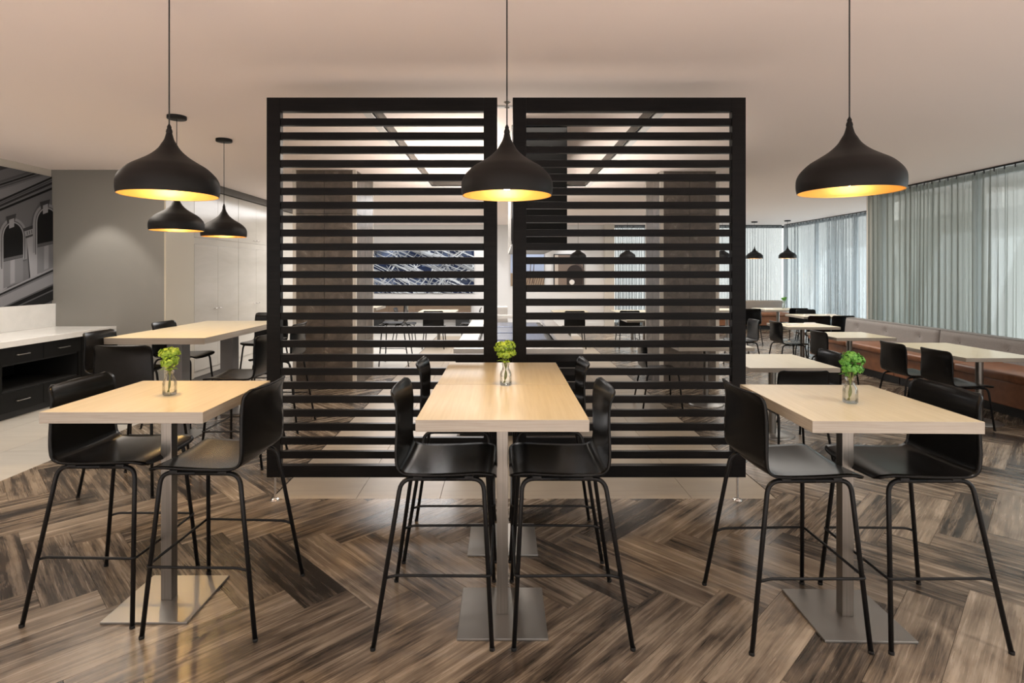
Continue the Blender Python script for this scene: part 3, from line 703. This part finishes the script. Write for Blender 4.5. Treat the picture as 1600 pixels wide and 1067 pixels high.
# ------------------------------------------------------------------ counter at the left wall
ct = MB().cbox(XL+.005, -5.47, 3.6, 7.985, .812, .882, .003).build('stone_worktop', 'stone_white'); tag(ct, 'white stone worktop with thick edge along the left wall', 'worktop')
sp = MB().cbox(XL+.005, XL+.07, 3.6, 7.985, .8825, 1.205, .002).build('splashback', 'stone_white'); tag(sp, 'white upstand along the left wall below the black and white mural', 'splashback')
def cab(y0, y1, label, niche=True):
    r_ = thing('drawer_unit', label, 'cabinet', (0, 0, 0), 0, 'black counter units'); xf, xb = -5.50, XL+.02
    MB().box(xb, xf-.06, y0, y1, 0, .08).build('toe_kick', 'plinth', r_)
    b = MB(); t = .02
    b.box(xb, xf-.02, y0, y0+t, .08, .81).box(xb, xf-.02, y1-t, y1, .08, .81).box(xb, xf-.02, y0+t, y1-t, .08, .1).box(xb, xf-.02, y0+t, y1-t, .79, .81).box(xb, xf-.02, y0+t, y1-t, .30, .32).box(xb, xf-.02, y0+t, y1-t, .60, .62).box(xb, xb+.02, y0+t, y1-t, .1, .79)
    b.build('carcass', 'niche' if niche else 'cab_black', r_)
    def front(a, c, z0, z1):
        d = MB().cbox(xf-.02, xf, a+.003, c-.003, z0, z1, .002).build('drawer_front', 'cab_black', r_); ym = (a+c)/2; zm = (z0+z1)/2
        hd = MB().tube(fillet([(xf, ym-.085, zm), (xf+.028, ym-.085, zm), (xf+.028, ym+.085, zm), (xf, ym+.085, zm)], .008, 3), .006, 8); hd.build('handle', 'steel', d)
    ym = (y0+y1)/2
    if y1-y0 > .8:
        for a, c in ((y0, ym), (ym, y1)): front(a, c, .62, .805); front(a, c, .085, .305)
        for a, c in ((y0, y0+.05), (y1-.05, y1)): MB().box(xf-.02, xf-.001, a+.003, c-.003, .308, .617).build('side_stile', 'cab_black', r_)
    else: front(y0, y1, .62, .805); front(y0, y1, .085, .615)
cab(4.93, 6.14, 'black counter unit cut by the left picture edge'); cab(6.145, 7.355, 'black counter unit with open niche between slim-handled drawers'); cab(7.36, 7.97, 'narrow black counter unit behind the stool at the grey wall')
cab(3.72, 4.925, 'black counter unit under the worktop outside the left picture edge')

# black and white architectural mural on the left wall (flat print, drawn as coloured flat shapes)
def print_panel(name, base_pts, shapes, label, cat, thick_box, mk='print', to3=None, step=.0006):
    r_ = thing(name, label, cat); thick_box.build('backing', 'frame_dark', r_)
    V, Fc, Cc = [], [], []
    for i, (pts, c) in enumerate(shapes):
        b = len(V); V += [to3(p, .001+i*step*.25) for p in pts]; Fc.append(list(range(b, b+len(pts)))); Cc.append(c)
    me = bpy.data.meshes.new('print'); me.from_pydata(V, [], Fc); a = me.attributes.new('print', 'FLOAT_COLOR', 'FACE')
    a.data.foreach_set('color', [x for c in Cc for x in (*c, 1.0)]); me.materials.append(M[mk]); me.update(); link('print', me, r_); return r_
my0, my1, mz0, mz1 = 3.6, 7.985, 1.207, 3.0
def g_(v): v = v*.78; return (v*.98, v*.98, v*1.05)
def poly_clip(pts, r):
    return [(p[0], p[1]) for p in clip_rect([tuple(p) for p in pts], r)]
shp = []
def add(pts, c):
    q = poly_clip(pts, (my0, my1, mz0, mz1))
    if len(q) >= 3: shp.append((q, g_(c)))
def mp(zx, zy):                                   # print layout: (0..427, 0..1067) sheet units -> wall metres
    x = zx/4.27; y = 240+zy/4.27; d = 6.4*F/(785-x); return (d, HC-(y-425)*d/F)
def band(x0, ya, yb, x1, yc, yd, c): add([mp(x0, yb), mp(x1, yd), mp(x1, yc), mp(x0, ya)], c)
XA = -700
def lin(xa, ya, xb, yb, x): return ya+(yb-ya)*(x-xa)/(xb-xa)
def stripe(xa, ya, xb, yb, th, c):
    band(XA, lin(xa, ya, xb, yb, XA), lin(xa, ya, xb, yb, XA)+th, 430, lin(xa, ya, xb, yb, 430), lin(xa, ya, xb, yb, 430)+th, c)
add([(my0, mz0), (my1, mz0), (my1, mz1), (my0, mz1)], .16)
stripe(0, 70, 427, -60, 40, .05); stripe(0, 190, 427, 60, 70, .16); stripe(0, 178, 427, 40, 16, .10); stripe(0, 200, 427, 62, 12, .02); stripe(0, 218, 427, 80, 10, .08); stripe(0, 240, 427, 100, 58, .22)
stripe(0, 305, 347, 150, 14, .015); stripe(0, 322, 347, 168, 12, .09); stripe(0, 338, 347, 186, 16, .03); stripe(0, 365, 347, 222, 16, .012); stripe(0, 382, 347, 240, 260, .15)
for k in range(-4, 2):                             # arcade: arches, piers, capitals
    ox = k*225.0; oy = -k*96.0
    def T(px, py): return mp(px+ox+130, py+oy)
    cx_, cy_ = -55, 560
    add([T(cx_+95*math.cos(a), cy_-130*math.sin(a)) for a in [PI*i/16 for i in range(17)]]+[T(cx_-95, 760), T(cx_+95, 700)], .26)
    add([T(cx_+80*math.cos(a), cy_-112*math.sin(a)) for a in [PI*i/16 for i in range(17)]]+[T(cx_-80, 770), T(cx_+80, 700)], .10)
    add([T(cx_+74*math.cos(a), cy_-104*math.sin(a)) for a in [PI*i/16 for i in range(17)]]+[T(cx_-74, 770), T(cx_+74, 700)], .30)
    add([T(cx_+66*math.cos(a), cy_-96*math.sin(a)) for a in [PI*i/16 for i in range(17)]]+[T(cx_-66, 800), T(cx_+66, 740)], .012)
    add([T(cx_-66, 700), T(cx_+66, 672), T(cx_+66, 690), T(cx_-66, 720)], .10)
    add([T(cx_-66, 722), T(cx_+66, 692), T(cx_+66, 850), T(cx_-66, 900)], .20); add([T(cx_-20, 714), T(cx_+10, 706), T(cx_+10, 860), T(cx_-20, 872)], .30)
    add([T(cx_-40, 470), T(cx_+10, 450), T(cx_+20, 400), T(cx_-48, 420)], .05); add([T(cx_-28, 500), T(cx_+6, 488), T(cx_+6, 430), T(cx_-28, 442)], .32)
    add([T(35, 545), T(110, 520), T(130, 800), T(60, 840)], .33); add([T(110, 520), T(135, 512), T(160, 790), T(130, 800)], .10)
    add([T(10, 500), T(115, 465), T(120, 485), T(14, 520)], .05); add([T(18, 520), T(112, 490), T(112, 525), T(30, 550)], .30); add([T(26, 552), T(112, 524), T(114, 536), T(28, 566)], .06)
    for q in range(5): add([T(34+q*15, 520-q*4.5), T(40+q*15, 518-q*4.5), T(42+q*15, 540-q*4.5), T(36+q*15, 542-q*4.5)], .12)
stripe(0, 915, 427, 720, 12, .30); stripe(0, 927, 427, 732, 14, .02); stripe(0, 941, 427, 746, 12, .15); stripe(0, 953, 427, 758, 70, .25); stripe(0, 1023, 427, 828, 10, .10); stripe(0, 1033, 427, 838, 40, .012); stripe(0, 1060, 427, 865, 10, .10); stripe(0, 1072, 427, 877, 60, .02)
print_panel('wall_mural', None, shp, 'black and white wall mural of an arcaded stone facade above the counter', 'mural', MB().box(XL+.001, XL+.012, my0, my1, mz0, mz1), to3=lambda p, e: (XL+.012+e, p[0], p[1]))

# ------------------------------------------------------------------ tall glossy cabinets on the left
for i, (y0, y1) in enumerate([(8.735, 10.195), (10.2, 11.65), (11.655, 13.1)]):
    r_ = thing('tall_cabinet', ['glossy cream tall cabinet with double doors behind the pendant by the cream end panel', 'glossy cream tall cabinet with double doors cut by the left screen edge', 'glossy cream tall cabinet seen only through the left screen slats'][i], 'cabinet', (0, 0, 0), 0, 'glossy tall cabinets')
    MB().box(-5.38, -4.80, y0, y1, 0, 2.98).build('body', 'gloss_cab', r_); MB().box(-4.80, -4.782, y0+.002, y1-.002, 2.085, 2.19).build('filler', 'gloss_cab', r_)
    ym = (y0+y1)/2
    for a, c, s_ in ((y0, ym, -1), (ym, y1, 1)):
        for z0, z1, zh in ((.1, 2.082, 1.05), (2.193, 2.975, 2.25)):
            d = MB().cbox(-4.80, -4.778, a+.002, c-.002, z0, z1, .002).build('door', 'gloss_cab', r_); yh = ym+s_*.07
            MB().tube(fillet([(-4.778, yh-.05, zh), (-4.752, yh-.05, zh), (-4.752, yh+.05, zh), (-4.778, yh+.05, zh)], .006, 3), .005, 8).build('handle', 'chrome', d)

# ------------------------------------------------------------------ stone pillars
def pillar(x0, x1, y0, y1, label):
    r_ = thing('stone_pillar', label, 'pillar', (0, 0, 0), 0, 'stone clad pillars')
    MB().box(x0+.02, x1-.02, y0+.02, y1-.02, 0, H).build('core', 'grout', r_)
    for cx_, sx in ((x0, 1), (x1, -1)):
        for cy_, sy in ((y0, 1), (y1, -1)):
            a, b = sorted((cx_, cx_+sx*.05)); c, d = sorted((cy_, cy_+sy*.05)); MB().cbox(a, b, c, d, 0, H, .003).build('corner_trim', 'bulk', r_)
    n = 5; hz = H/n
    def tiles(fixed, lo, hi, ax):
        st = (hi-lo)/2
        for k in range(2):
            for j in range(n):
                a, b, z0, z1 = lo+k*st+.002, lo+(k+1)*st-.002, j*hz+.002, (j+1)*hz-.002
                (MB().cbox(a, b, fixed, fixed+.02, z0, z1, .002) if ax == 'y' else MB().cbox(fixed, fixed+.02, a, b, z0, z1, .002)).build('stone_tile', 'marble', r_)
    tiles(y0, x0+.05, x1-.05, 'y'); tiles(x0, y0+.05, y1-.05, 'x'); tiles(x1-.02, y0+.05, y1-.05, 'x')
pillar(-2.98, -2.08, 8.0, 9.1, 'brown stone clad pillar seen through the left screen')
pillar(2.27, 3.12, 8.1, 8.95, 'brown stone clad pillar seen through the right screen')

# ------------------------------------------------------------------ buffet island, duct, back wall pictures
r_ = thing('buffet_island', 'black buffet island with white stone rim behind the screens', 'counter', (0, 0, 0)); ix0, ix1, iy0, iy1 = -.49, .81, 5.63, 10.2
MB().box(ix0+.06, ix1-.06, iy0+.05, iy1-.05, 0, .08).build('plinth', 'plinth', r_); MB().cbox(ix0+.02, ix1-.02, iy0+.02, iy1-.02, .08, .70, .003).build('body', 'cab_black', r_)
b = MB(); b.box(ix0, ix1, iy0, iy0+.5, .835, .882).box(ix0, ix1, iy1-.3, iy1, .835, .882).box(ix0, ix0+.21, iy0+.5, iy1-.3, .835, .882).box(ix1-.19, ix1, iy0+.5, iy1-.3, .835, .882); b.build('worktop_rim', 'stone_white', r_)
MB().box(ix0+.02, ix1-.02, iy0+.02, iy0+.06, .70, .835).build('apron', 'cab_black', r_)
for a, c in ((ix0+.02, ix0+.06), (ix1-.06, ix1-.02)): MB().box(a, c, iy0+.06, iy1-.02, .70, .835).build('apron', 'cab_black', r_)
MB().box(ix0+.15, ix1-.15, iy0+.45, iy1-.25, .70, .76).build('well', 'plate', r_)
for k in range(4): MB().cbox(ix0+.26, ix1-.24, iy0+.6+k*.85, iy0+1.35+k*.85, .76, .80, .01).build('tray', 'blue_tray', r_)
o = MB().cbox(-.22, .10, 10.45, 10.85, .0, 1.0, .01).build('service_pedestal', 'gloss_white'); tag(o, 'white service pedestal seen in the narrow gap between the screens', 'pedestal')
r_ = thing('ceiling_duct', 'black boxed duct hanging from the ceiling tray behind the right screen', 'duct', (0, 0, 0))
MB().cbox(.10, .69, 6.0, 9.4, 1.945, RZ-.001, .004).build('casing', 'cab_black', r_)
m = M['stripes'] = mat('diagonal_stripes', rough=.5); wv = N(m, 'ShaderNodeTexWave'); wv.wave_type = 'BANDS'; wv.bands_direction = 'DIAGONAL'; wv.inputs['Scale'].default_value = 1.3
L(m, texco(m), wv.inputs['Vector']); L(m, ramp(m, wv.outputs['Fac'], [(.45, (.012, .012, .012)), (.55, (.55, .53, .50))]), BS(m).inputs['Base Color'])
MB().box(.094, .0995, 6.02, 9.38, 1.95, 2.98).build('side_panel', 'stripes', r_)
o = MB().lathe([(0, -.05), (.022, -.05), (.022, -.046), (.006, -.044), (.006, -.02), (.018, -.012), (.03, -.004), (.03, 0)], 16).build('sprinkler', 'chrome', None, (.04, 4.80, H)); tag(o, 'small ceiling sprinkler above the gap between the screens', 'sprinkler')

rnd = random.Random(5); ax0, ax1, az0, az1 = -4.3, -.87, 1.0, 2.3; shp2 = [([(ax0, az0), (ax1, az0), (ax1, az1), (ax0, az1)], (.012, .022, .06))]
for i in range(26):
    x, z = rnd.uniform(ax0, ax1), rnd.uniform(az0, az1); s_ = rnd.uniform(.1, .35); c = rnd.uniform(.03, .16)
    q = poly_clip([(x-s_, z-s_*.5), (x+s_, z-s_*.4), (x+s_*.8, z+s_*.5), (x-s_*.9, z+s_*.4)], (ax0, ax1, az0, az1))
    if len(q) >= 3: shp2.append((q, (c*.7, c*.95, c*1.6)))
for i in range(230):
    x, z = rnd.uniform(ax0-.3, ax1+.3), rnd.uniform(az0-.2, az1+.2); an = rnd.choice([-.35, -.42, -.3, -.5, .8, 1.0, .6, -1.1, 2.2])+rnd.uniform(-.12, .12); ln = rnd.uniform(.25, 1.1) if abs(an) < .6 else rnd.uniform(.15, .5); wd = rnd.uniform(.004, .017)*(1.8 if i % 9 == 0 else 1)
    dx, dz = math.cos(an), math.sin(an); c = rnd.uniform(.18, .75)
    q = poly_clip([(x-dx*ln-dz*wd, z-dz*ln+dx*wd), (x-dx*ln+dz*wd, z-dz*ln-dx*wd), (x+dx*ln+dz*wd, z+dz*ln-dx*wd), (x+dx*ln-dz*wd, z+dz*ln+dx*wd)], (ax0, ax1, az0, az1))
    if len(q) >= 3: shp2.append((q, (c*.86, c*.93, c)))
print_panel('wide_artwork', None, shp2, 'wide blue-grey artwork of criss-crossing steel beams on the back wall', 'picture', MB().box(ax0, ax1, YB-.04, YB-.001, az0, az1), to3=lambda p, e: (p[0], YB-.04-e, p[1]))
px0, px1, pz0, pz1 = .25, 1.28, 1.22, 2.3; s3 = [([(px0, pz0), (px1, pz0), (px1, pz1), (px0, pz1)], (.42, .50, .68)), ([(px0, pz0), (px1, pz0), (px1, 1.5), (px0, 1.62)], (.32, .24, .17))]
for i in range(14):
    x = px0+.05+i*.07; s3.append(([(x, pz0), (x+.02, pz0), (x+.10, 1.5), (x+.08, 1.52)], (.12, .08, .06)))
for x in (.82, .92): s3.append(([(x, 1.3), (x+.03, 1.3), (x+.06, 1.95), (x+.04, 1.95)], (.10, .07, .06)))
print_panel('sky_picture', None, s3, 'pale blue sky picture on the back wall, left of the framed arch picture', 'picture', MB().box(px0, px1, YB-.04, YB-.001, pz0, pz1), to3=lambda p, e: (p[0], YB-.04-e, p[1]))
qx0, qx1, qz0, qz1 = 1.57, 2.50, 1.22, 2.2; s4 = [([(qx0+.03, qz0+.03), (qx1-.03, qz0+.03), (qx1-.03, qz1-.03), (qx0+.03, qz1-.03)], (.22, .17, .14)), ([(qx0+.03, qz0+.03), (qx0+.14, qz0+.03), (qx0+.14, qz1-.03), (qx0+.03, qz1-.03)], (.55, .47, .40))]
arc = lambda r, n=16: [(2.22+r*math.cos(PI*i/n), 1.62+r*math.sin(PI*i/n)) for i in range(n+1)]
s4 += [(arc(.30)[:9]+[(2.2, 1.3)], (.12, .09, .08)), (arc(.25)+[(1.97, 1.26), (2.46, 1.26)], (.04, .032, .03)), ([(2.13+.08*math.cos(PI*i/8), 1.34+.08*math.sin(PI*i/8)) for i in range(16)], (.8, .78, .75))]
print_panel('arch_picture', None, s4, 'framed brown picture of an arch with a white disc on the back wall', 'picture', MB().box(qx0, qx1, YB-.05, YB-.001, qz0, qz1), to3=lambda p, e: (p[0], YB-.05-e, p[1]))
r_ = thing('low_sideboard', 'low walnut sideboard under the wide blue artwork', 'sideboard', (0, 0, 0)); MB().cbox(-4.2, -.95, YB-.5, YB-.05, .38, .68, .004).build('body', 'timber', r_)
for k in range(4): MB().cbox(-4.19+k*.81, -3.39+k*.81, YB-.515, YB-.5, .39, .67, .003).build('door', 'timber', r_)
for k in range(2): MB().box(-4.0+k*2.6, -3.6+k*2.6, YB-.45, YB-.1, 0, .38).build('base', 'plinth', r_)
